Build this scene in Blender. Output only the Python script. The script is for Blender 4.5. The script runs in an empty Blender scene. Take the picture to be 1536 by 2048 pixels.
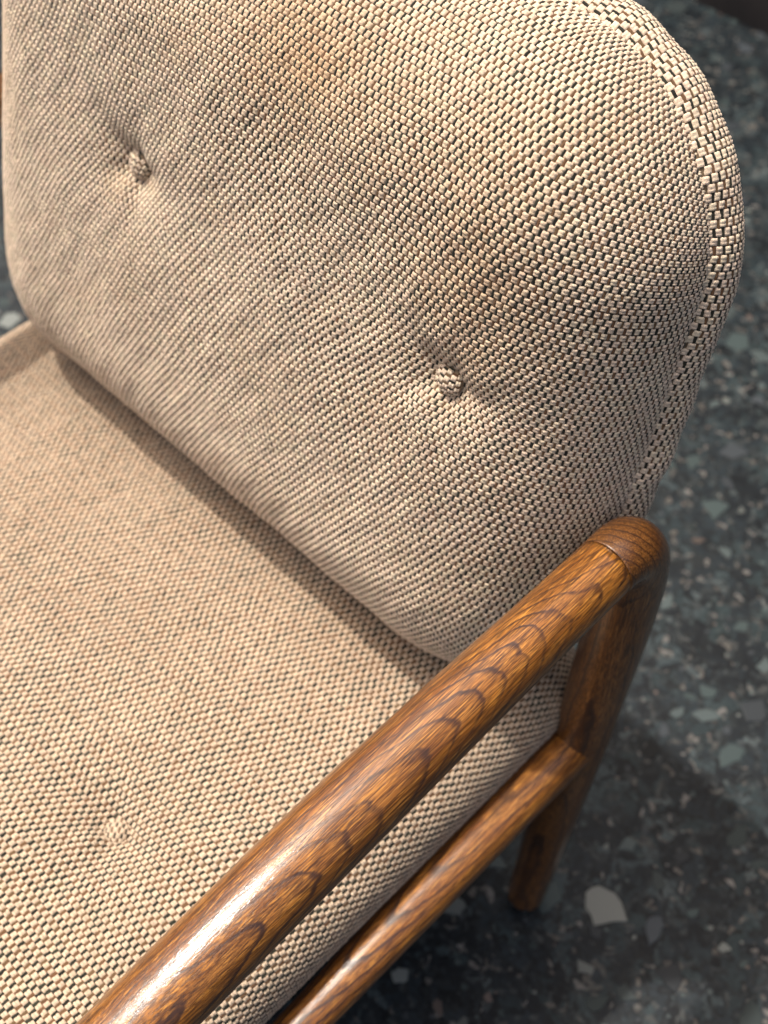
import bpy, math, random
import numpy as np
from mathutils import Matrix, Vector

scene = bpy.context.scene
COL = scene.collection
rng = np.random.default_rng(11)
random.seed(5)

# ------------------------------------------------------------------ camera
CAM_POS = (0.20821, -0.42931, 1.23782)
R = np.array([[0.71275859, 0.56311, -0.41818935],
              [0.70119706, -0.58671891, 0.40507234],
              [-0.01725931, -0.58195193, -0.81304002]])   # columns: image right, image down, forward
cam = bpy.data.cameras.new("camera")
cam.sensor_fit = 'HORIZONTAL'
cam.sensor_width = 36.0
cam.lens = 36.0 * 2528.0 / 1536.0
cam.clip_start = 0.02
cam.clip_end = 100.0
cam.dof.use_dof = True
cam.dof.focus_distance = 0.69
cam.dof.aperture_fstop = 9.0
cam_ob = bpy.data.objects.new("camera", cam)
COL.objects.link(cam_ob)
cam_ob.matrix_world = Matrix((
    (R[0, 0], -R[0, 1], -R[0, 2], CAM_POS[0]),
    (R[1, 0], -R[1, 1], -R[1, 2], CAM_POS[1]),
    (R[2, 0], -R[2, 1], -R[2, 2], CAM_POS[2]),
    (0, 0, 0, 1)))
scene.camera = cam_ob

# ------------------------------------------------------------------ world, sun, exposure
SUN_DIR = Vector((-0.32, -0.06, 0.92)).normalized()         # from the scene towards the sun
world = bpy.data.worlds.new("World")
scene.world = world
world.use_nodes = True
wn = world.node_tree.nodes
sky = wn.new("ShaderNodeTexSky")
sky.sky_type = 'NISHITA'
sky.sun_disc = False
sky.dust_density = 10.0
sky.ozone_density = 0.0
sky.sun_elevation = math.asin(SUN_DIR.z)
sky.sun_rotation = math.atan2(SUN_DIR.x, SUN_DIR.y)
bg = wn["Background"]
bg.inputs[1].default_value = 0.15
world.node_tree.links.new(sky.outputs[0], bg.inputs[0])

sun = bpy.data.lights.new("sun", 'SUN')
sun.energy = 2.7
sun.angle = math.radians(1.2)
sun.color = (1.0, 0.96, 0.90)
sun_ob = bpy.data.objects.new("sun", sun)
COL.objects.link(sun_ob)
sun_ob.rotation_euler = (-SUN_DIR).to_track_quat('-Z', 'Y').to_euler()
sun_ob.location = (-2, 0.2, 4)

scene.view_settings.view_transform = 'Standard'
scene.view_settings.look = 'None'
scene.view_settings.gamma = 1.0
scene.view_settings.use_curve_mapping = False
scene.view_settings.exposure = 0.42


# ------------------------------------------------------------------ helpers
def new_mat(name):
    m = bpy.data.materials.new(name)
    m.use_nodes = True
    return m, m.node_tree.nodes, m.node_tree.links, m.node_tree.nodes["Principled BSDF"]


def node(nt, kind, **kw):
    n = nt.new(kind)
    for k, v in kw.items():
        setattr(n, k, v)
    return n


def math_node(nt, ln, op, a, b=None, c=None, clamp=False):
    n = nt.new("ShaderNodeMath")
    n.operation = op
    n.use_clamp = clamp
    for i, v in enumerate((a, b, c)):
        if v is None:
            continue
        if isinstance(v, (int, float)):
            n.inputs[i].default_value = v
        else:
            ln.new(v, n.inputs[i])
    return n.outputs[0]


def ramp(nt, ln, fac, stops, interp='LINEAR'):
    n = nt.new("ShaderNodeValToRGB")
    cr = n.color_ramp
    cr.interpolation = interp
    while len(cr.elements) < len(stops):
        cr.elements.new(0.5)
    for e, (p, c) in zip(cr.elements, stops):
        e.position = p
        e.color = (*c, 1.0) if len(c) == 3 else c
    ln.new(fac, n.inputs[0])
    return n.outputs[0]


def mix_col(nt, ln, fac, a, b, mode='MIX'):
    n = nt.new("ShaderNodeMix")
    n.data_type = 'RGBA'
    n.blend_type = mode
    for idx, v in ((0, fac), (6, a), (7, b)):
        if isinstance(v, (int, float)):
            n.inputs[idx].default_value = v
        elif isinstance(v, tuple):
            n.inputs[idx].default_value = (*v, 1.0)
        else:
            ln.new(v, n.inputs[idx])
    return n.outputs[2]


def quick_mesh(name, verts, quads, colors=None, smooth=True):
    """verts (N,3), quads (M,4) numpy arrays -> mesh datablock"""
    me = bpy.data.meshes.new(name)
    n, m = len(verts), len(quads)
    me.vertices.add(n)
    me.vertices.foreach_set("co", np.ascontiguousarray(verts, dtype=np.float32).ravel())
    me.loops.add(m * 4)
    me.loops.foreach_set("vertex_index", np.ascontiguousarray(quads, dtype=np.int32).ravel())
    me.polygons.add(m)
    me.polygons.foreach_set("loop_start", np.arange(0, m * 4, 4, dtype=np.int32))
    me.polygons.foreach_set("use_smooth", np.full(m, smooth, dtype=bool))
    if colors is not None:
        at = me.color_attributes.new("yarn_color", 'FLOAT_COLOR', 'POINT')
        at.data.foreach_set("color", np.ascontiguousarray(colors, dtype=np.float32).ravel())
    me.update(calc_edges=True)
    me.validate()
    return me


def obj(name, me, mat, parent=None):
    o = bpy.data.objects.new(name, me)
    COL.objects.link(o)
    if mat is not None:
        me.materials.append(mat)
    if parent is not None:
        o.parent = parent
    return o


def grid_quads(nu, nv):
    i, j = np.meshgrid(np.arange(nu - 1), np.arange(nv - 1), indexing='ij')
    a = (i * nv + j).ravel()
    return np.stack([a, a + nv, a + nv + 1, a + 1], axis=1)


def tube(path, radii, seg=56, cap_start=True, cap_end=True, wobble=0.0):
    """swept round bar with rounded (hemispherical) ends; path lies roughly in a plane x = const"""
    P = np.array(path, float)
    Rr = np.array(radii, float)
    T = np.gradient(P, axis=0)
    T /= np.linalg.norm(T, axis=1)[:, None]
    rings_c, rings_r, rings_t = list(P), list(Rr), list(T)

    def cap(c, r, t, flat):
        out = []
        for k in range(1, 9):
            th = k / 8 * math.pi / 2
            out.append((c + t * r * flat * math.sin(th), max(r * math.cos(th), r * 0.004)))
        return out
    if cap_start:
        f = cap_start if isinstance(cap_start, float) else 1.0
        for c, r in cap(P[0], Rr[0], -T[0], f):
            rings_c.insert(0, c); rings_r.insert(0, r); rings_t.insert(0, T[0])
    if cap_end:
        f = cap_end if isinstance(cap_end, float) else 1.0
        for c, r in cap(P[-1], Rr[-1], T[-1], f):
            rings_c.append(c); rings_r.append(r); rings_t.append(T[-1])
    ref = np.array([1.0, 0.0, 0.0]) if abs(T[0][0]) < 0.8 else np.array([0.0, 0.0, 1.0])
    ang = np.linspace(0, 2 * math.pi, seg, endpoint=False)
    V = []
    for c, r, t in zip(rings_c, rings_r, rings_t):
        b = np.cross(t, ref); b /= np.linalg.norm(b)
        a = np.cross(b, t)
        V.append(c + r * (np.cos(ang)[:, None] * a + np.sin(ang)[:, None] * b))
    n = len(V)
    V = np.concatenate(V)
    i, j = np.meshgrid(np.arange(n - 1), np.arange(seg), indexing='ij')
    q = np.stack([i * seg + j, i * seg + (j + 1) % seg, (i + 1) * seg + (j + 1) % seg, (i + 1) * seg + j], axis=-1).reshape(-1, 4)
    return V, q


def spline(pts, n):
    """Catmull-Rom through pts (k, d)"""
    P = np.array(pts, float)
    P = np.vstack([2 * P[0] - P[1], P, 2 * P[-1] - P[-2]])
    out = []
    k = len(P) - 3
    for i in range(k):
        p0, p1, p2, p3 = P[i:i + 4]
        for t in np.linspace(0, 1, n, endpoint=(i == k - 1)):
            out.append(0.5 * ((2 * p1) + (-p0 + p2) * t + (2 * p0 - 5 * p1 + 4 * p2 - p3) * t ** 2 + (-p0 + 3 * p1 - 3 * p2 + p3) * t ** 3))
    return np.array(out)


def smooth_noise(a, b, scale, seed):
    """cheap smooth 2-D value from a few sines, about -1..1"""
    r = np.random.default_rng(seed)
    s = np.zeros_like(a)
    for k in range(6):
        th = r.uniform(0, 2 * math.pi)
        f = r.uniform(0.6, 1.6) * 2 * math.pi / scale
        s += np.sin(f * (a * math.cos(th) + b * math.sin(th)) + r.uniform(0, 6.28))
    return s / 3.0


# ------------------------------------------------------------------ materials
def wood_material(name, axis, n_dir, k, gap, light, mid, dark, seed, rough=0.30):
    """stained oak: growth rings cut at a slant (cathedral grain), pores, lacquer"""
    m, nt, ln, bsdf = new_mat(name)
    tc = node(nt, "ShaderNodeTexCoord")
    src = tc.outputs["Object"]
    sep = node(nt, "ShaderNodeSeparateXYZ")
    ln.new(src, sep.inputs[0])
    comb = node(nt, "ShaderNodeCombineXYZ")
    order = {'Y': (0, 1, 2), 'Z': (0, 2, 1), 'X': (1, 0, 2)}[axis]
    for i, o in enumerate(order):
        ln.new(sep.outputs[o], comb.inputs[i])
    oi = node(nt, "ShaderNodeObjectInfo")
    p = comb.outputs[0]

    def stretched(sx, sy, sz, detail, rough_=0.5, dist=0.0, off=0.0):
        mp = node(nt, "ShaderNodeMapping")
        mp.inputs["Scale"].default_value = (sx, sy, sz)
        mp.inputs["Location"].default_value = (seed * 1.7 + off, seed * 0.9, seed * 2.3)
        ln.new(p, mp.inputs[0])
        nz = node(nt, "ShaderNodeTexNoise")
        nz.inputs["Scale"].default_value = 1.0
        nz.inputs["Detail"].default_value = detail
        nz.inputs["Roughness"].default_value = rough_
        nz.inputs["Distortion"].default_value = dist
        ln.new(mp.outputs[0], nz.inputs[0])
        return nz.outputs[0]

    low = stretched(22, 7, 22, 2.0)
    fine = stretched(90, 45, 90, 3.0)
    s2 = node(nt, "ShaderNodeSeparateXYZ")
    ln.new(p, s2.inputs[0])
    # signed depth of the cut towards n_dir, bent round the heart of the tree
    cx, cz = -n_dir[0] * 0.055, -n_dir[1] * 0.055
    c0 = {'Y': (0.0, 0.585), 'Z': (0.0, -0.01), 'X': (-0.01, 0.3)}[axis]
    dx = math_node(nt, ln, 'SUBTRACT', s2.outputs[0], c0[0] + cx)
    dz = math_node(nt, ln, 'SUBTRACT', s2.outputs[2], c0[1] + cz)
    rr = math_node(nt, ln, 'SQRT', math_node(nt, ln, 'ADD', math_node(nt, ln, 'MULTIPLY', dx, dx), math_node(nt, ln, 'MULTIPLY', dz, dz)))
    q = math_node(nt, ln, 'MULTIPLY_ADD', s2.outputs[1], k, rr)
    q = math_node(nt, ln, 'MULTIPLY_ADD', low, 0.012, q)
    q = math_node(nt, ln, 'MULTIPLY_ADD', fine, 0.0020, q)
    q = math_node(nt, ln, 'MULTIPLY_ADD', stretched(420, 60, 420, 2.0), 0.0006, q)
    q = math_node(nt, ln, 'DIVIDE', q, gap)
    f = math_node(nt, ln, 'FRACT', q)
    streak = stretched(1500, 34, 1500, 3.0, 0.62)
    flame = stretched(1000, 30, 1000, 3.0, 0.6, 0.0, 5.0)
    pores = stretched(1900, 95, 1900, 2.0, 0.5, 0.0, 3.0)
    tone = stretched(40, 6, 40, 3.0, 0.6)
    # ring: dark porous early wood, fading to the light late wood
    ring = ramp(nt, ln, f, [(0.0, (0.7, 0.7, 0.7)), (0.05, (1, 1, 1)), (0.12, (0.75, 0.75, 0.75)), (0.22, (0.15, 0.15, 0.15)), (0.5, (0.03, 0.03, 0.03)), (0.95, (0.0, 0.0, 0.0)), (1.0, (0.7, 0.7, 0.7))])
    pore_mask = ramp(nt, ln, pores, [(0.53, (0, 0, 0)), (0.60, (1, 1, 1))])
    base = mix_col(nt, ln, ramp(nt, ln, tone, [(0.36, (0, 0, 0)), (0.66, (1, 1, 1))]), mid, light)
    base = mix_col(nt, ln, math_node(nt, ln, 'MULTIPLY', ramp(nt, ln, flame, [(0.50, (0, 0, 0)), (0.62, (1, 1, 1))]), 0.65), base, (1.45 * light[0], 1.65 * light[1], 1.9 * light[2]))
    base = mix_col(nt, ln, math_node(nt, ln, 'MULTIPLY', ramp(nt, ln, streak, [(0.44, (0, 0, 0)), (0.58, (1, 1, 1))]), 0.88), base, tuple(0.40 * c for c in mid))
    ringd = math_node(nt, ln, 'MULTIPLY', ring, math_node(nt, ln, 'MULTIPLY_ADD', low, 2.6, -0.38), clamp=True)
    colr = mix_col(nt, ln, ringd, base, dark)
    pd = math_node(nt, ln, 'MULTIPLY', pore_mask, math_node(nt, ln, 'MULTIPLY_ADD', ring, 0.40, 0.60), clamp=True)
    colr = mix_col(nt, ln, pd, colr, tuple(0.6 * c for c in dark))
    ln.new(colr, bsdf.inputs["Base Color"])
    bsdf.inputs["Roughness"].default_value = rough + 0.06
    bsdf.inputs["Specular IOR Level"].default_value = 0.22
    bsdf.inputs["Coat Weight"].default_value = 1.0
    bsdf.inputs["Coat Roughness"].default_value = rough - 0.12
    h = math_node(nt, ln, 'MULTIPLY_ADD', pore_mask, -0.9, math_node(nt, ln, 'MULTIPLY', streak, 0.8))
    h = math_node(nt, ln, 'MULTIPLY_ADD', ring, -0.35, h)
    bp = node(nt, "ShaderNodeBump")
    bp.inputs["Strength"].default_value = 0.35
    bp.inputs["Distance"].default_value = 0.0005
    ln.new(h, bp.inputs["Height"])
    ln.new(bp.outputs[0], bsdf.inputs["Normal"])
    bc = node(nt, "ShaderNodeBump")
    bc.inputs["Strength"].default_value = 0.14
    bc.inputs["Distance"].default_value = 0.0005
    ln.new(h, bc.inputs["Height"])
    ln.new(bc.outputs[0], bsdf.inputs["Coat Normal"])
    return m


AMBER = (0.42, 0.166, 0.026)
MIDB = (0.19, 0.065, 0.012)
DARKB = (0.055, 0.022, 0.010)
M_ARM = wood_material("oak_armrest", 'Y', (0.60, 0.80), -0.12, 0.0031, AMBER, MIDB, DARKB, 1.0)
M_RAIL = wood_material("oak_rail", 'Y', (0.7, 0.7), -0.05, 0.005, AMBER, (0.20, 0.065, 0.015), DARKB, 4.0)
M_POST = wood_material("oak_post_shaded", 'Z', (0.5, -0.86), 0.06, 0.005, (0.23, 0.090, 0.020), (0.125, 0.046, 0.012), (0.042, 0.017, 0.008), 7.0)  # post's shade put into the oak colour, darker than the armrest
M_BAR = wood_material("oak_crossbar", 'X', (0.5, 0.86), 0.05, 0.006, (0.24, 0.085, 0.022), (0.15, 0.05, 0.014), (0.05, 0.018, 0.008), 9.0)


def yarn_material():
    m, nt, ln, bsdf = new_mat("woven_wool_yarn")
    at = node(nt, "ShaderNodeAttribute", attribute_name="yarn_color")
    tc = node(nt, "ShaderNodeTexCoord")
    nz = node(nt, "ShaderNodeTexNoise")
    nz.inputs["Scale"].default_value = 1400
    nz.inputs["Detail"].default_value = 3
    ln.new(tc.outputs["Object"], nz.inputs[0])
    v = ramp(nt, ln, nz.outputs[0], [(0.3, (0.72, 0.70, 0.68)), (0.7, (1.08, 1.08, 1.08))])
    ln.new(mix_col(nt, ln, 1.0, at.outputs["Color"], v, 'MULTIPLY'), bsdf.inputs["Base Color"])
    bsdf.inputs["Roughness"].default_value = 0.85
    bsdf.inputs["Specular IOR Level"].default_value = 0.2
    bsdf.inputs["Sheen Weight"].default_value = 0.15
    bsdf.inputs["Sheen Roughness"].default_value = 0.5
    bp = node(nt, "ShaderNodeBump")
    bp.inputs["Strength"].default_value = 0.6
    bp.inputs["Distance"].default_value = 0.0007
    ln.new(nz.outputs[0], bp.inputs["Height"])
    ln.new(bp.outputs[0], bsdf.inputs["Normal"])
    return m


def plain_fabric(name, col):
    m, nt, ln, bsdf = new_mat(name)
    tc = node(nt, "ShaderNodeTexCoord")
    nz = node(nt, "ShaderNodeTexNoise")
    nz.inputs["Scale"].default_value = 500
    ln.new(tc.outputs["Object"], nz.inputs[0])
    c = mix_col(nt, ln, nz.outputs[0], tuple(0.6 * x for x in col), col)
    ln.new(c, bsdf.inputs["Base Color"])
    bsdf.inputs["Roughness"].default_value = 0.95
    bsdf.inputs["Specular IOR Level"].default_value = 0.1
    return m


M_YARN = yarn_material()
M_GROUND = plain_fabric("weave_ground", (0.17, 0.12, 0.075))
M_LINING = plain_fabric("lining_cloth", (0.30, 0.22, 0.14))


# ------------------------------------------------------------------ floor and wall
def floor_material():
    m, nt, ln, bsdf = new_mat("dark_green_grey_stone")
    tc = node(nt, "ShaderNodeTexCoord")
    nz = node(nt, "ShaderNodeTexNoise")
    nz.inputs["Scale"].default_value = 38
    nz.inputs["Detail"].default_value = 4
    ln.new(tc.outputs["Object"], nz.inputs[0])
    add = node(nt, "ShaderNodeMix", data_type='RGBA')
    add.blend_type = 'LINEAR_LIGHT'
    add.inputs[0].default_value = 0.022
    ln.new(tc.outputs["Object"], add.inputs[6])
    ln.new(nz.outputs[1], add.inputs[7])
    warped = add.outputs[2]

    def cells(scale, randomness=1.0):
        v = node(nt, "ShaderNodeTexVoronoi")
        v.inputs["Scale"].default_value = scale
        v.inputs["Randomness"].default_value = randomness
        ln.new(warped, v.inputs[0])
        s = node(nt, "ShaderNodeSeparateColor")
        ln.new(v.outputs["Color"], s.inputs[0])
        return s, v
    big, _ = cells(26)
    med, _ = cells(62)
    sml, _ = cells(150)
    pal = [(0.0, (0.007, 0.010, 0.013)), (0.35, (0.015, 0.021, 0.026)), (0.60, (0.027, 0.038, 0.045)), (0.80, (0.034, 0.052, 0.055)), (0.92, (0.062, 0.083, 0.088)), (1.0, (0.11, 0.13, 0.13))]
    c1 = ramp(nt, ln, big.outputs[0], pal)
    c2 = ramp(nt, ln, med.outputs[0], pal)
    pal3 = [(0.0, (0.012, 0.015, 0.017)), (0.5, (0.030, 0.037, 0.040)), (0.82, (0.06, 0.068, 0.068)), (0.93, (0.16, 0.14, 0.12)), (1.0, (0.26, 0.24, 0.22))]
    c3 = ramp(nt, ln, sml.outputs[0], pal3)
    use2 = ramp(nt, ln, med.outputs[1], [(0.40, (0, 0, 0)), (0.45, (1, 1, 1))])
    use3 = ramp(nt, ln, sml.outputs[1], [(0.60, (0, 0, 0)), (0.65, (1, 1, 1))])
    c = mix_col(nt, ln, use2, c1, c2)
    c = mix_col(nt, ln, use3, c, c3)
    nz2 = node(nt, "ShaderNodeTexNoise")
    nz2.inputs["Scale"].default_value = 180
    nz2.inputs["Detail"].default_value = 5
    ln.new(tc.outputs["Object"], nz2.inputs[0])
    c = mix_col(nt, ln, 0.8, c, ramp(nt, ln, nz2.outputs[0], [(0.3, (0.10, 0.105, 0.11)), (0.7, (0.58, 0.63, 0.66))]), 'MULTIPLY')
    ln.new(c, bsdf.inputs["Base Color"])
    bsdf.inputs["Roughness"].default_value = 0.5
    bsdf.inputs["Specular IOR Level"].default_value = 0.18
    bp = node(nt, "ShaderNodeBump")
    bp.inputs["Strength"].default_value = 0.25
    bp.inputs["Distance"].default_value = 0.002
    ln.new(nz2.outputs[0], bp.inputs["Height"])
    ln.new(bp.outputs[0], bsdf.inputs["Normal"])
    return m


def chip_material(name, col):
    m, nt, ln, bsdf = new_mat(name)
    tc = node(nt, "ShaderNodeTexCoord")
    nz = node(nt, "ShaderNodeTexNoise")
    nz.inputs["Scale"].default_value = 160
    nz.inputs["Detail"].default_value = 4
    ln.new(tc.outputs["Object"], nz.inputs[0])
    oi = node(nt, "ShaderNodeObjectInfo")
    c = mix_col(nt, ln, nz.outputs[0], tuple(0.55 * x for x in col), tuple(1.15 * x for x in col))
    v = math_node(nt, ln, 'MULTIPLY_ADD', oi.outputs["Random"], 0.7, 0.42)
    hs = node(nt, "ShaderNodeHueSaturation")
    ln.new(v, hs.inputs["Value"])
    ln.new(c, hs.inputs["Color"])
    ln.new(hs.outputs[0], bsdf.inputs["Base Color"])
    bsdf.inputs["Roughness"].default_value = 0.5
    bsdf.inputs["Specular IOR Level"].default_value = 0.18
    return m


fv = np.array([(-6, -4, 0), (6, -4, 0), (6, 8, 0), (-6, 8, 0)], float)
floor = obj("floor", quick_mesh("floor", fv, np.array([[0, 1, 2, 3]])), floor_material())
floor["kind"] = "structure"

CHIP_MATS = [chip_material("chip_grey_green", (0.072, 0.092, 0.092)), chip_material("chip_teal", (0.046, 0.064, 0.064)),
             chip_material("chip_pale", (0.165, 0.18, 0.168)), chip_material("chip_pink", (0.145, 0.115, 0.10)),
             chip_material("chip_slate", (0.045, 0.053, 0.060)), chip_material("chip_black", (0.016, 0.020, 0.022)),
             chip_material("chip_white", (0.42, 0.44, 0.40))]


def chip_shape(seed, height=0.0009):
    r = np.random.default_rng(seed)
    k0 = r.integers(4, 7)
    an0 = np.sort(np.linspace(0, 2 * math.pi, k0, endpoint=False) + r.uniform(-0.45, 0.45, k0))
    rad0 = r.uniform(0.6, 1.2, k0)
    el = r.uniform(0.55, 0.95)
    cx, cy = rad0 * np.cos(an0), rad0 * np.sin(an0) * el
    x, y = [], []
    for i in range(k0):
        for t in (0.0, 0.35, 0.7):
            j = (i + 1) % k0
            x.append(cx[i] * (1 - t) + cx[j] * t + r.normal(0, 0.035))
            y.append(cy[i] * (1 - t) + cy[j] * t + r.normal(0, 0.035))
    k = len(x)
    # bevelled flat piece: bottom ring, shoulder ring, inner ring + centre
    V = [(x[i], y[i], -0.3) for i in range(k)] + [(x[i] * 0.97, y[i] * 0.97, 0.7) for i in range(k)] + [(x[i] * 0.9, y[i] * 0.9, 1.0) for i in range(k)]
    F = []
    for i in range(k):
        j = (i + 1) % k
        F.append((i, j, k + j, k + i)); F.append((k + i, k + j, 2 * k + j, 2 * k + i))
    F.append(tuple(range(2 * k, 3 * k)))
    return V, F


shapes = []
for s in range(16):
    for mi in range(len(CHIP_MATS)):
        V, F = chip_shape(100 + s)
        me = bpy.data.meshes.new("stone_chip")
        me.from_pydata(V, [], F)
        me.materials.append(CHIP_MATS[mi])
        shapes.append(me)


def in_view(x, y, margin=40):
    d = np.array([x, y, 0.0]) - np.array(CAM_POS)
    c = R.T @ d
    if c[2] <= 0:
        return None
    u, v = c[0] / c[2] * 2528 + 768, c[1] / c[2] * 2528 + 1024
    return u, v


def chip(x, y, r, mi, z=0.0):
    o = bpy.data.objects.new("stone_chip", shapes[random.randrange(16) * len(CHIP_MATS) + mi])
    COL.objects.link(o)
    o.parent = floor
    o.location = (x, y, 0.0002 + 0.00035 * random.random())
    o.rotation_euler = (0, 0, random.uniform(0, 6.28))
    o.scale = (r, r, 0.0007)
    return o


placed = [(0.061, -0.001, 0.021)]
big_pts = [(-1.0, -0.1), (-0.55, 0.62), (-0.1, 0.86), (0.92, 1.0), (0.86, 0.3), (1.0, -0.72), (0.42, -0.80), (0.05, -1.0), (-0.72, -0.85), (-0.95, -0.5)]
kb = len(big_pts)
bm_ = bpy.data.meshes.new("stone_chip")
bm_.from_pydata([(x * f_, y * f_, z_) for f_, z_ in ((1.0, -0.3), (0.98, 0.7), (0.93, 1.0)) for x, y in big_pts], [],
                [(l * kb + i, l * kb + (i + 1) % kb, (l + 1) * kb + (i + 1) % kb, (l + 1) * kb + i)[::-1] for l in range(2) for i in range(kb)] + [tuple(range(2 * kb, 3 * kb))[::-1]])
bm_.materials.append(CHIP_MATS[6])
big_chip = bpy.data.objects.new("stone_chip", bm_)
COL.objects.link(big_chip)
big_chip.parent = floor
big_chip.location = (0.061, -0.001, 0.0003)
big_chip.rotation_euler = (0, 0, -0.72)
big_chip.scale = (0.0195, 0.0195, 0.0007)
tries = 0
while len(placed) < 285 and tries < 60000:
    tries += 1
    x, y = random.uniform(-1.7, 0.35), random.uniform(-0.2, 1.5)
    uv = in_view(x, y)
    if uv is None or not (-30 < uv[0] < 1566 and -30 < uv[1] < 2078):
        continue
    # seen only right of the chair, or in the sliver to its left
    if not (uv[0] > 1150 + max(0, 1000 - uv[1]) * 0.02 or (uv[1] > 1500 and uv[0] > 700) or uv[0] < 40):
        continue
    r = random.choice([0.005, 0.006, 0.007, 0.008, 0.010, 0.012, 0.015, 0.019, 0.022])
    if any((x - a) ** 2 + (y - b) ** 2 < (0.9 * (r + c)) ** 2 for a, b, c in placed):
        continue
    placed.append((x, y, r))
    mi = random.choices(range(6), weights=[5, 4, 2.6 if r < 0.011 else 0.8, 1.0 if r < 0.009 else 0.2, 5, 2])[0]
    chip(x, y, r, mi)

# the crowd of small specks between them, as one mass
V, F = [], []
MI = []
for _ in range(9000):
    x, y = random.uniform(-1.9, 0.45), random.uniform(-0.3, 1.7)
    r = random.uniform(0.0014, 0.0042)
    k = random.randint(4, 6)
    a0 = random.uniform(0, 6.28)
    b = len(V)
    for i in range(k):
        an = a0 + i / k * 6.283 + random.uniform(-0.3, 0.3)
        rr = r * random.uniform(0.7, 1.1)
        V.append((x + rr * math.cos(an), y + rr * math.sin(an), 0.00012))
    F.append(tuple(range(b, b + k)))
    MI.append(random.choices(range(6), weights=[4, 3, 0.9, 0.7, 4, 3])[0])
me = bpy.data.meshes.new("stone_specks")
me.from_pydata(V, [], F)
for m in CHIP_MATS:
    me.materials.append(m)
me.polygons.foreach_set("material_index", MI)
specks = obj("stone_specks", me, None, floor)
specks["kind"] = "stuff"

mw, nt, ln, bsdf = new_mat("dark_brown_plaster")
tc = node(nt, "ShaderNodeTexCoord")
nz = node(nt, "ShaderNodeTexNoise")
nz.inputs["Scale"].default_value = 14
nz.inputs["Detail"].default_value = 6
ln.new(tc.outputs["Object"], nz.inputs[0])
ln.new(ramp(nt, ln, nz.outputs[0], [(0.3, (0.010, 0.008, 0.008)), (0.7, (0.028, 0.022, 0.020))]), bsdf.inputs["Base Color"])
bsdf.inputs["Roughness"].default_value = 0.8
wv = []
for (x, y, z) in [(-6, 1.33, -0.001), (6, 1.27, -0.001), (6, 1.45, -0.001), (-6, 1.51, -0.001)]:
    wv.append((x, y, z))
wv += [(x, y, 2.2) for x, y, z in wv[:4]]
wq = np.array([[0, 1, 5, 4], [1, 2, 6, 5], [2, 3, 7, 6], [3, 0, 4, 7], [4, 5, 6, 7]])
wall = obj("wall", quick_mesh("wall", np.array(wv), wq, smooth=False), mw)
wall["label"] = "almost black wall rising behind the chair at the edge of the stone floor"
wall["category"] = "wall"

# ------------------------------------------------------------------ the armchair
chair = bpy.data.objects.new("armchair", None)
COL.objects.link(chair)
chair["label"] = "oak armchair with round armrests and beige and black woven button cushions"
chair["category"] = "armchair"

XC = -0.32            # centre line of the chair (the right-hand armrest lies on x = 0)
SPAN = -0.66          # offset of the other side frame


def both_sides(name, V, q, mat):
    me = quick_mesh(name, V, q)
    a = obj(name, me, mat, chair)
    b = a.copy()
    COL.objects.link(b)
    b.parent = chair
    b.location.x = SPAN
    return a


# armrest: round bar, thickest in the middle
arm = spline([(0, -0.0405, 0.5850, 0.0199), (0, -0.10, 0.5862, 0.0206), (0, -0.19, 0.5874, 0.0220), (0, -0.28, 0.5858, 0.0227),
              (0, -0.36, 0.5804, 0.0226), (0, -0.45, 0.5722, 0.0216), (0, -0.55, 0.5600, 0.0200)], 14)
V, q = tube(arm[:, :3], arm[:, 3], 72, cap_start=0.04, cap_end=0.04)
both_sides("armrest", V, q, M_ARM)

# rear leg: comes up from the floor and turns forward in an elbow to meet the armrest
leg = spline([(0, -0.0495, 0.013, 0.0178), (0, -0.042, 0.09, 0.0195), (0, -0.030, 0.20, 0.0212), (0, -0.0175, 0.32, 0.0226),
              (0, -0.007, 0.43, 0.0230), (0, -0.002, 0.50, 0.0229), (0, -0.0022, 0.536, 0.0229), (0, -0.0060, 0.561, 0.0226), (0, -0.0150, 0.5775, 0.0217), (0, -0.0270, 0.5840, 0.0207), (0, -0.0400, 0.5850, 0.0201)], 12)
V, q = tube(leg[:, :3], leg[:, 3], 64, cap_start=0.7, cap_end=0.04)
both_sides("rear_leg", V, q, M_POST)

# side rail under the seat edge
rail = spline([(0, -0.011, 0.312, 0.0190), (0, -0.06, 0.3170, 0.0190), (0, -0.14, 0.3180, 0.0184), (0, -0.24, 0.3170, 0.0172), (0, -0.34, 0.3140, 0.0156), (0, -0.55, 0.314, 0.0150)], 12)
V, q = tube(rail[:, :3], rail[:, 3], 56, cap_start=0.05, cap_end=0.05)
both_sides("side_rail", V, q, M_RAIL)

# front legs (outside the frame), turning back into the armrest like the rear ones
fl = spline([(0, -0.600, 0.013, 0.0178), (0, -0.592, 0.20, 0.0215), (0, -0.585, 0.40, 0.0228), (0, -0.583, 0.52, 0.0225), (0, -0.574, 0.55, 0.0215), (0, -0.5505, 0.5595, 0.0202)], 10)
V, q = tube(fl[:, :3], fl[:, 3], 48, cap_start=0.7, cap_end=0.04)
both_sides("front_leg", V, q, M_POST)

for y, z in ((-0.022, 0.272), (-0.588, 0.272)):
    V, q = tube([(x, y, z) for x in np.linspace(SPAN + 0.004, -0.004, 12)], [0.0145] * 12, 40, cap_start=0.05, cap_end=0.05)
    obj("cross_rail", quick_mesh("cross_rail", V, q), M_BAR, chair)


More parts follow.
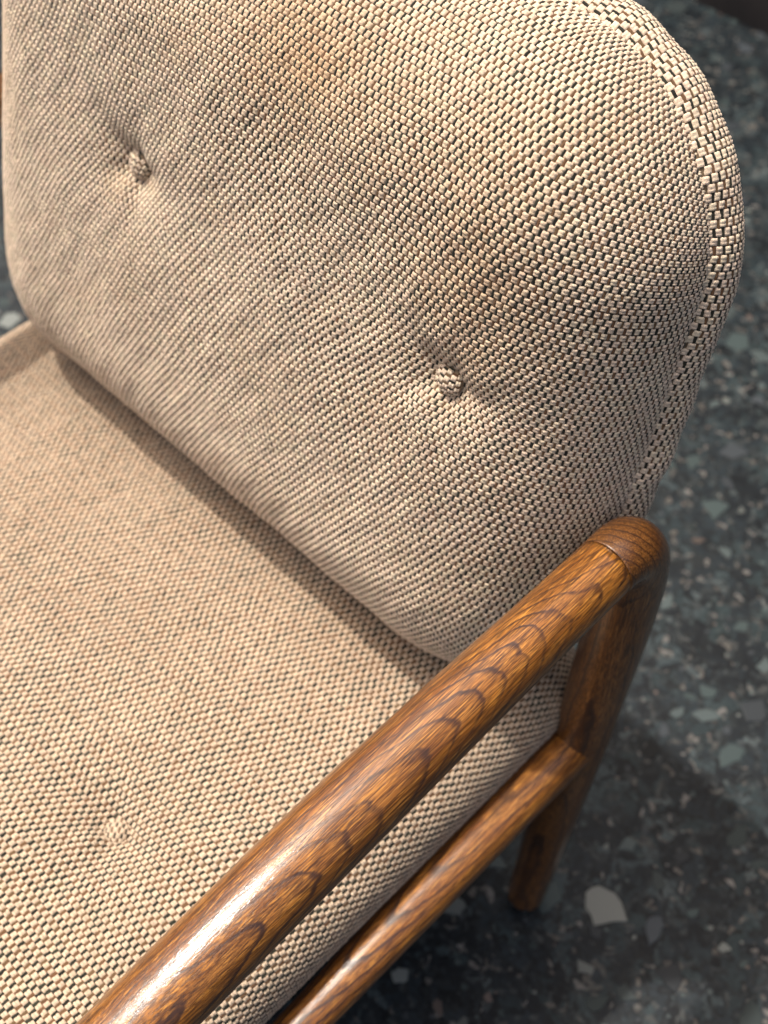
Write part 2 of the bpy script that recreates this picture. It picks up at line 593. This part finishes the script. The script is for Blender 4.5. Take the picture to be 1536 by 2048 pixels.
# ------------------------------------------------------------------ upholstery
class Profile:
    """quarter-ellipse edge roll by arc length: lateral reach and drop"""
    def __init__(self, Rl, D, th_max):
        th = np.linspace(0, th_max, 600)
        self.lat, self.drop = Rl * np.sin(th), D * (1 - np.cos(th))
        ds = np.hypot(np.diff(self.lat), np.diff(self.drop))
        self.s = np.concatenate([[0], np.cumsum(ds)])
        self.total = self.s[-1]

    def __call__(self, d):
        return np.interp(d, self.s, self.lat), np.interp(d, self.s, self.drop)


def wrap(a, b, hu, hv, rc, prof):
    """flat cloth (a,b) laid over a rounded-rectangle pad; returns P(a,b), drop, d"""
    qx, qy = np.abs(a) - (hu - rc), np.abs(b) - (hv - rc)
    ex, ey = np.maximum(qx, 0), np.maximum(qy, 0)
    le = np.hypot(ex, ey)
    d = le + np.minimum(np.maximum(qx, qy), 0) - rc
    safe = np.maximum(le, 1e-9)
    nx, ny = np.sign(a) * ex / safe, np.sign(b) * ey / safe
    dd = np.maximum(d, 0)
    lat, drop = prof(dd)
    sh = np.where(d > 0, lat - dd, 0.0)
    return a + nx * sh, b + ny * sh, drop, d


LEAN = math.radians(16.5)
BO = np.array([XC - 0.010, -0.03, 0.45])
BU, BV, BW = np.array([1.0, 0, 0]), np.array([0, math.sin(LEAN), math.cos(LEAN)]), np.array([0, -math.cos(LEAN), math.sin(LEAN)])
B_HU, B_V0, B_V1, B_RC = 0.306, -0.062, 0.408, 0.112
B_HV, B_VC = (B_V1 - B_V0) / 2, (B_V1 + B_V0) / 2
B_R, B_D = 0.100, 0.086
B_PROF = Profile(B_R, B_D, math.radians(97))
B_BTN = [(-0.084, 0.204 - B_VC), (0.206, 0.206 - B_VC)]


def dimple(a, b, centres, depth, r0):
    h = np.zeros_like(a)
    da, db = np.zeros_like(a), np.zeros_like(a)
    for ca, cb in centres:
        x, y = a - ca, b - cb
        r2 = x * x + y * y
        ang = np.arctan2(y, x)
        rr = r0 * (1 + 0.22 * np.cos(2 * ang + 0.6) + 0.10 * np.cos(5 * ang))
        h -= depth / (1 + r2 / (rr * rr)) ** 1.15
        pull = 0.16 * np.exp(-r2 / (2.4 * r0) ** 2) * (1 - np.exp(-r2 / (0.5 * r0) ** 2))
        da -= x * pull
        db -= y * pull
    return h, da, db


def back_point(u, v, w):
    """local cushion coordinates to the chair; the cushion narrows and arches towards its top"""
    t = np.clip((v - 0.10) / 0.30, 0, 1.2)
    uu = u * (1 - 0.045 * t * t)
    vv = v - 0.016 * np.clip(np.abs(u) / 0.30, 0, 1.1) ** 2 * t
    vv = vv - 0.024 * np.clip((np.abs(u) - 0.15) / 0.14, 0, 1.1) ** 2 * np.clip((0.10 - v) / 0.16, 0, 1)
    return BO + uu[:, None] * BU + vv[:, None] * BV + w[:, None] * BW


def back_front(a, b):
    h, da, db = dimple(a, b, B_BTN, 0.019, 0.027)
    pu, pv, drop, d = wrap(a + da, b + db, B_HU - B_R, B_HV - B_R, B_RC - B_R, B_PROF)
    edge = np.clip(1 - np.maximum(d, 0) / B_PROF.total, 0, 1)
    crown = 0.013 * np.clip(1 - (a / 0.3) ** 2, 0, 1) * np.clip(1 - (b / 0.25) ** 2, 0, 1)
    w = B_D - drop + (h + crown + 0.0011 * smooth_noise(a, b, 0.10, 3) + 0.0004 * smooth_noise(a, b, 0.035, 4)) * edge
    # soft bulge between the buttons and below
    return back_point(pu, pv + B_VC, w)


S_HU, S_HV, S_RC, S_R, S_D = 0.3170, 0.305, 0.072, 0.050, 0.049
SO = np.array([XC - 0.010, -0.268, 0.3955])
ST = math.radians(1.5)
SU, SV, SW = np.array([1.0, 0, 0]), np.array([0, math.cos(ST), -math.sin(ST)]), np.array([0, math.sin(ST), math.cos(ST)])
S_PROF = Profile(S_R, S_D, math.radians(172))
S_BTN = [(-0.160, -0.065), (0.160, -0.065)]


def seat_top(a, b):
    h, da, db = dimple(a, b, S_BTN, 0.014, 0.024)
    pu, pv, drop, d = wrap(a + da, b + db, S_HU - S_R, S_HV - S_R, S_RC - S_R, S_PROF)
    edge = np.clip(1 - np.maximum(d, 0) / (0.5 * S_PROF.total), 0, 1)
    crown = 0.006 * np.clip(1 - (a / 0.3) ** 2, 0, 1) * np.clip(1 - (b / 0.31) ** 2, 0, 1)
    w = -drop + (h + crown + 0.0014 * smooth_noise(a, b, 0.11, 8) + 0.0006 * smooth_noise(a, b, 0.04, 9)) * edge
    return SO + pu[:, None] * SU + pv[:, None] * SV + w[:, None] * SW


def rr_outline(s, hu, hv, rc):
    """point and outward normal on a rounded rectangle by arc length from the middle of the right side, counter-clockwise"""
    Lh, Lv, La = 2 * (hu - rc), 2 * (hv - rc), rc * math.pi / 2
    per = 2 * Lh + 2 * Lv + 4 * La
    s = np.mod(s + Lv / 2, per)
    px, py, nx, ny = (np.zeros_like(s) for _ in range(4))
    o = 0.0
    segs = [('l', Lv, (hu, -(hv - rc)), (0, 1), (1, 0)), ('a', La, (hu - rc, hv - rc), 0.0, None),
            ('l', Lh, (hu - rc, hv), (-1, 0), (0, 1)), ('a', La, (-(hu - rc), hv - rc), math.pi / 2, None),
            ('l', Lv, (-hu, hv - rc), (0, -1), (-1, 0)), ('a', La, (-(hu - rc), -(hv - rc)), math.pi, None),
            ('l', Lh, (-(hu - rc), -hv), (1, 0), (0, -1)), ('a', La, (hu - rc, -(hv - rc)), 1.5 * math.pi, None)]
    for kind, L, p, q_, n_ in segs:
        m = (s >= o) & (s <= o + L + 1e-9)
        t = s[m] - o
        if kind == 'l':
            px[m], py[m] = p[0] + q_[0] * t, p[1] + q_[1] * t
            nx[m], ny[m] = n_
        else:
            th = q_ + t / rc
            nx[m], ny[m] = np.cos(th), np.sin(th)
            px[m], py[m] = p[0] + rc * nx[m], p[1] + rc * ny[m]
        o += L
    return px, py, nx, ny, per


BAND_T = 0.040


def back_band(t, s):
    """t across the band (0 at the seam .. BAND_T at the rear), s round the outline"""
    px, py, nx, ny, _ = rr_outline(s, B_HU, B_HV, B_RC)
    k = np.clip(t / BAND_T, 0, 1)
    e = 0.0130 * np.sin(math.pi * np.clip(0.06 + 0.90 * k, 0, 1)) ** 0.75 - 0.004 + 0.0012 * smooth_noise(s, t, 0.06, 5)
    w = -0.002 - t * 0.92
    return back_point(px + nx * e, py + ny * e + B_VC, w)


BAND_PER = rr_outline(np.zeros(1), B_HU, B_HV, B_RC)[4]

PALE = np.array([0.75, 0.610, 0.450])
PALE2 = np.array([0.75, 0.590, 0.445])
PALE3 = np.array([0.74, 0.615, 0.445])
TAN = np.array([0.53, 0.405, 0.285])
INK = np.array([0.016, 0.016, 0.010])
BROWN = np.array([0.140, 0.070, 0.033])
OLIVE = np.array([0.125, 0.078, 0.038])


def weave(S, a_rng, b_rng, pu, pv, keep, flip, seed, tan_mix=None, height=0.00098, bar_w=0.0017, jit=0.45, tan=None):
    """basket weave as real raised yarn: pale double-strand floats over dark / brown bars"""
    r = np.random.default_rng(seed)
    nj = int((b_rng[1] - b_rng[0]) / pv)
    ni = int((a_rng[1] - a_rng[0]) / pu)
    J, I = np.meshgrid(np.arange(nj), np.arange(ni), indexing='ij')
    J, I = J.ravel(), I.ravel()
    ac = a_rng[0] + (I + 0.5 * (J % 2)) * pu
    bc = b_rng[0] + J * pv
    # cloth never lies quite straight
    wa = 0.0011 * smooth_noise(ac, bc, 0.16, seed + 1)
    wb = 0.0013 * smooth_noise(ac, bc, 0.20, seed + 2)

    def normals(a, b):
        e = 2e-4
        du = S(a + e, b) - S(a - e, b)
        dv = S(a, b + e) - S(a, b - e)
        n = np.cross(du, dv) * flip
        return n / np.maximum(np.linalg.norm(n, axis=1), 1e-12)[:, None]

    k = keep(ac, bc)
    ac, bc, J_, wa_, wb_ = ac[k], bc[k], J[k], wa[k], wb[k]
    n = len(ac)
    # --- pale floats
    xs = np.array([-1.0, -0.80, -0.32, 0.32, 0.80, 1.0])
    ys = np.array([-1.0, -0.78, -0.34, 0.0, 0.34, 0.78, 1.0])
    fa = np.array([-0.35, 0.50, 1.0, 1.0, 0.50, -0.35])
    fb = np.array([-0.05, 0.70, 1.0, 0.38, 1.0, 0.70, -0.05])
    X, Y = np.meshgrid(xs, ys, indexing='ij')
    H = np.minimum(fa[:, None], 1.0) * np.where(fa[:, None] > 0, fb[None, :], 1.0)
    X, Y, H = X.ravel(), Y.ravel(), H.ravel()
    strand = np.where(Y < -0.01, 0, np.where(Y > 0.01, 1, 2))
    ha = 0.5 * (pu - bar_w) * r.uniform(0.93, 1.10, n) + 0.0003
    hb = 0.5 * pv * r.uniform(0.92, 1.05, n)
    sj = np.concatenate([r.normal(0, 0.00042 * jit, (n, 2)), np.zeros((n, 1))], axis=1)
    hj = np.concatenate([r.uniform(0.78, 1.18, (n, 2)), np.ones((n, 1))], axis=1)
    rot = r.normal(0, 0.07 * jit, n) - 0.06
    ja, jb = r.normal(0, 0.00016 * jit, n), r.normal(0, 0.00013 * jit, n)
    la = ha[:, None] * X[None] + sj[:, strand]
    lb = hb[:, None] * (Y * np.where(np.abs(X) > 0.95, 0.80, np.where(np.abs(X) > 0.7, 0.96, 1.0)))[None]
    A = (ac + wa_ + ja)[:, None] + la - rot[:, None] * lb
    B = (bc + wb_ + jb)[:, None] + lb + rot[:, None] * la
    Hh = height * H[None] * hj[:, strand] * r.uniform(0.9, 1.1, n)[:, None] + r.normal(0, 0.00006, (n, 42))
    A, B, Hh = A.ravel(), B.ravel(), Hh.ravel()
    P = S(A, B) + normals(A, B) * (Hh + 0.0001)[:, None]
    q = grid_quads(6, 7)
    if flip < 0:
        q = q[:, ::-1]
    Q = (np.arange(n)[:, None, None] * 42 + q[None]).reshape(-1, 4)
    m1, m2 = r.uniform(0, 1, n)[:, None], r.uniform(0, 1, n)[:, None]
    col = PALE * (1 - m1) + PALE2 * m1
    col = np.where(m2 > 0.72, PALE3, col)
    if tan_mix is not None:  # shift towards tan: soiling on the back, mostly painted dimming on the seat
        st = tan_mix(ac, bc)[:, None]
        col = col * (1 - st) + (TAN if tan is None else tan) * st
    col = col * r.uniform(0.92, 1.06, n)[:, None]
    sb_ = np.concatenate([r.uniform(0.93, 1.06, (n, 2)), np.full((n, 1), 0.80)], axis=1)[:, strand].ravel()
    col = np.repeat(col, 42, axis=0) * (sb_ * r.uniform(0.92, 1.06, 42 * n))[:, None]
    # --- bars between the floats
    bx = np.array([-1.0, -0.45, 0.45, 1.0])
    by = np.array([-1.0, 0.0, 1.0])
    BX, BY = np.meshgrid(bx, by, indexing='ij')
    BH = np.array([-0.25, 0.85, 0.85, -0.25])[:, None] * np.array([0.45, 1.0, 0.45])[None]
    BX, BY, BH = BX.ravel(), BY.ravel(), BH.ravel()
    rb = r.normal(0, 0.10 * jit, n)
    la = 0.62 * bar_w * BX[None] * r.uniform(0.85, 1.1, n)[:, None]
    lb = 0.60 * pv * BY[None] + np.zeros((n, 1))
    A = (ac + 0.5 * pu + wa_ + r.normal(0, 0.00015, n))[:, None] + la - rb[:, None] * lb
    B = (bc + wb_)[:, None] + lb + rb[:, None] * la
    A, B = A.ravel(), B.ravel()
    P2 = S(A, B) + normals(A, B) * (0.00075 * np.tile(BH, n) + 0.00005)[:, None]
    q2 = grid_quads(4, 3)
    if flip < 0:
        q2 = q2[:, ::-1]
    Q2 = (np.arange(n)[:, None, None] * 12 + q2[None]).reshape(-1, 4) + len(P)
    mb = r.uniform(0, 1, n)[:, None]
    odd = BROWN * (1 - mb) + OLIVE * mb
    odd = np.where(r.uniform(0, 1, n)[:, None] < 0.16, INK * 2, odd)
    bc_ = np.where((J_ % 2)[:, None] == 0, INK * r.uniform(0.6, 1.6, n)[:, None], odd)
    bc_ = np.where(((J_ % 2)[:, None] == 0) & (r.uniform(0, 1, n)[:, None] < 0.06), BROWN * 0.8, bc_)
    col2 = np.repeat(bc_, 12, axis=0)
    Vv = np.concatenate([P, P2])
    Qq = np.concatenate([Q, Q2])
    C = np.concatenate([col, col2])
    return Vv, Qq, np.concatenate([C, np.ones((len(C), 1))], axis=1)


def sheet(S, a_rng, b_rng, step, flip, lift, limit=None):
    na, nb = int((a_rng[1] - a_rng[0]) / step) + 2, int((b_rng[1] - b_rng[0]) / step) + 2
    A, B = np.meshgrid(np.linspace(*a_rng, na), np.linspace(*b_rng, nb), indexing='ij')
    A, B = A.ravel(), B.ravel()
    e = 2e-4
    nrm = np.cross(S(A + e, B) - S(A - e, B), S(A, B + e) - S(A, B - e)) * flip
    nrm /= np.maximum(np.linalg.norm(nrm, axis=1), 1e-12)[:, None]
    V = S(A, B) + nrm * lift
    q = grid_quads(na, nb)
    if limit is not None:
        ok = limit(A, B)
        q = q[ok[q].all(axis=1)]
        used = np.unique(q)
        mp = np.full(len(V), -1)
        mp[used] = np.arange(len(used))
        V, q = V[used], mp[q]
    if flip < 0:
        q = q[:, ::-1]
    return V, q


def join(parts):
    Vs, Qs, Cs, o = [], [], [], 0
    for V, Q, C in parts:
        Vs.append(V); Qs.append(Q + o); Cs.append(C); o += len(V)
    return np.concatenate(Vs), np.concatenate(Qs), np.concatenate(Cs)


def button_mesh(name, centre, ax_u, ax_v, ax_w, rad, seed, spin, tan_amount=0.1):
    """cloth-covered button: domed disc with its own few floats, one mesh"""
    cu = ax_u * math.cos(spin) + ax_v * math.sin(spin)
    cv = -ax_u * math.sin(spin) + ax_v * math.cos(spin)

    def S(a, b):
        rr = np.hypot(a, b)
        k = np.clip(rr / rad, 0, 1.6)
        lat = np.where(rr > 1e-9, np.sin(np.minimum(k, 1.5) * 1.05) / 1.05 / np.maximum(k, 1e-9), 1.0)
        return centre + (a * lat)[:, None] * cu + (b * lat)[:, None] * cv + (rad * 0.60 * (np.cos(np.minimum(k, 1.5) * 1.05)) - rad * 0.2)[:, None] * ax_w
    e = rad * 1.45
    wv_ = weave(S, (-e, e), (-e, e), 0.0052, 0.0043, lambda a, b: np.hypot(a, b) < e * 1.0, 1, seed, lambda a, b: np.full_like(a, tan_amount), height=0.0011, bar_w=0.0017)
    V, q = sheet(S, (-e, e), (-e, e), 0.001, 1, -0.0003, lambda a, b: np.hypot(a, b) < e)
    C = np.tile(np.array([0.26, 0.19, 0.12, 1.0]), (len(V), 1))
    V, q, C = join([wv_, (V, q, C)])
    return quick_mesh(name, V, q, C)


# --- backrest cushion: cover, yarn, band, rear panel, two buttons
ea, eb = B_HU - B_R + B_PROF.total, B_HV - B_R + B_PROF.total


def back_d(a, b):
    return wrap(a, b, B_HU - B_R, B_HV - B_R, B_RC - B_R, B_PROF)[3]


def outline_sheet(n_ring=96, inset=0.985, w=-0.0375):
    s = np.linspace(0, BAND_PER, n_ring, endpoint=False)
    px, py, nx, ny, _ = rr_outline(s, B_HU, B_HV, B_RC)
    V, rings = [], [1.0, 0.97, 0.9, 0.7, 0.4, 0.02]
    for i, k in enumerate(rings):
        ww = w - (0.0 if i == 0 else 0.010 * (1 - k ** 2) + 0.003)
        V.append(back_point(px * k * inset, py * k * inset + B_VC, np.full(n_ring, ww)))
    V = np.concatenate(V)
    i, j = np.meshgrid(np.arange(len(rings) - 1), np.arange(n_ring), indexing='ij')
    q = np.stack([i * n_ring + j, (i + 1) * n_ring + j, (i + 1) * n_ring + (j + 1) % n_ring, i * n_ring + (j + 1) % n_ring], axis=-1).reshape(-1, 4)
    return V, q


V1, q1 = sheet(back_front, (-ea, ea), (-eb, eb), 0.004, 1, -0.0004, lambda a, b: back_d(a, b) < B_PROF.total * 0.999)
V2, q2 = sheet(back_band, (0, BAND_T), (0, BAND_PER), 0.005, 1, -0.0004)
back = obj("backrest_cushion", quick_mesh("backrest_cushion", np.concatenate([V1, V2]), np.concatenate([q1, q2 + len(V1)])), M_GROUND, chair)
back["label"] = "upright back cushion with rounded corner and two buttons"


def back_stain(a, b):
    s = 0.55 * np.exp(-(((a - 0.06) / 0.10) ** 2 + ((b - 0.17) / 0.055) ** 2))
    s += 0.30 * np.exp(-(((a - 0.21) / 0.05) ** 2 + ((b - 0.12) / 0.10) ** 2))
    s += 0.14 * np.clip(smooth_noise(a, b, 0.13, 21), 0, 1) + 0.10 * np.clip(smooth_noise(a, b, 0.05, 22), 0, 1)
    return np.clip(s, 0, 0.75)


w1 = weave(back_front, (-ea, ea), (-eb, eb), 0.0051, 0.0043, lambda a, b: back_d(a, b) < B_PROF.total * 0.985, 1, 31, back_stain, tan=np.array([0.50, 0.315, 0.165]))
BAND_S0 = -BAND_PER / 4 - 0.07
BAND_ROWS = 2 * int(BAND_PER / 0.0046 / 2)
w2 = weave(back_band, (0.0004, BAND_T), (BAND_S0, BAND_S0 + BAND_PER + 1e-6), 0.0051, BAND_PER / BAND_ROWS, lambda a, b: a < BAND_T, 1, 41)
V, q, C = join([w1, w2])
yb = obj("woven_yarn", quick_mesh("woven_yarn", V, q, C), M_YARN, back)
yb["kind"] = "stuff"
V, q = outline_sheet()
obj("rear_panel", quick_mesh("rear_panel", V, q), M_LINING, back)
for i, (ca, cb) in enumerate(B_BTN):
    p = back_front(np.array([ca]), np.array([cb]))[0]
    obj("button", button_mesh("button", p + BW * 0.0052, BU, BV, BW, 0.0104, 60 + i, 1.1 + 0.5 * i), M_YARN, back)

# --- seat cushion
sa, sb = S_HU - S_R + S_PROF.total, S_HV - S_R + S_PROF.total


def seat_d(a, b):
    return wrap(a, b, S_HU - S_R, S_HV - S_R, S_RC - S_R, S_PROF)[3]


V1, q1 = sheet(seat_top, (-sa, sa), (-sb, sb), 0.0045, 1, -0.0004, lambda a, b: seat_d(a, b) < S_PROF.total * 0.999)
seat = obj("seat_cushion", quick_mesh("seat_cushion", V1, q1), M_GROUND, chair)
seat["label"] = "flat seat cushion with a sunken button"


def seat_shade_stain(a, b):  # seat's dimmer light put into an even tan, with soiled patches on top
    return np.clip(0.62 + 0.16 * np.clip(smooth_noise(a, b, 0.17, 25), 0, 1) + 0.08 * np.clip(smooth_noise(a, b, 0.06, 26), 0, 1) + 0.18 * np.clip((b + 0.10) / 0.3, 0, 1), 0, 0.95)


V, q, C = weave(seat_top, (-sa, sa), (-sb, sb), 0.0057, 0.0045, lambda a, b: seat_d(a, b) < S_PROF.total * 0.72, 1, 51, seat_shade_stain, height=0.0010, bar_w=0.0024, jit=0.5)
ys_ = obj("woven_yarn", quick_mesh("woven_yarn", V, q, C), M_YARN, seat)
ys_["kind"] = "stuff"
n_ = 12
A, B = np.meshgrid(np.linspace(-S_HU + 0.035, S_HU - 0.035, n_), np.linspace(-S_HV + 0.035, S_HV - 0.035, n_), indexing='ij')
V = SO + A.ravel()[:, None] * SU + B.ravel()[:, None] * SV - (2 * S_D - 0.0015) * SW
obj("underside_panel", quick_mesh("underside_panel", V, grid_quads(n_, n_)[:, ::-1]), M_LINING, seat)
for i, (ca, cb) in enumerate(S_BTN):
    p = seat_top(np.array([ca]), np.array([cb]))[0]
    obj("button", button_mesh("button", p + SW * 0.0028, SU, SV, SW, 0.0098, 70 + i, 0.4 + 0.3 * i, 0.7), M_YARN, seat)  # buttons take the same light-dimming tan as the seat
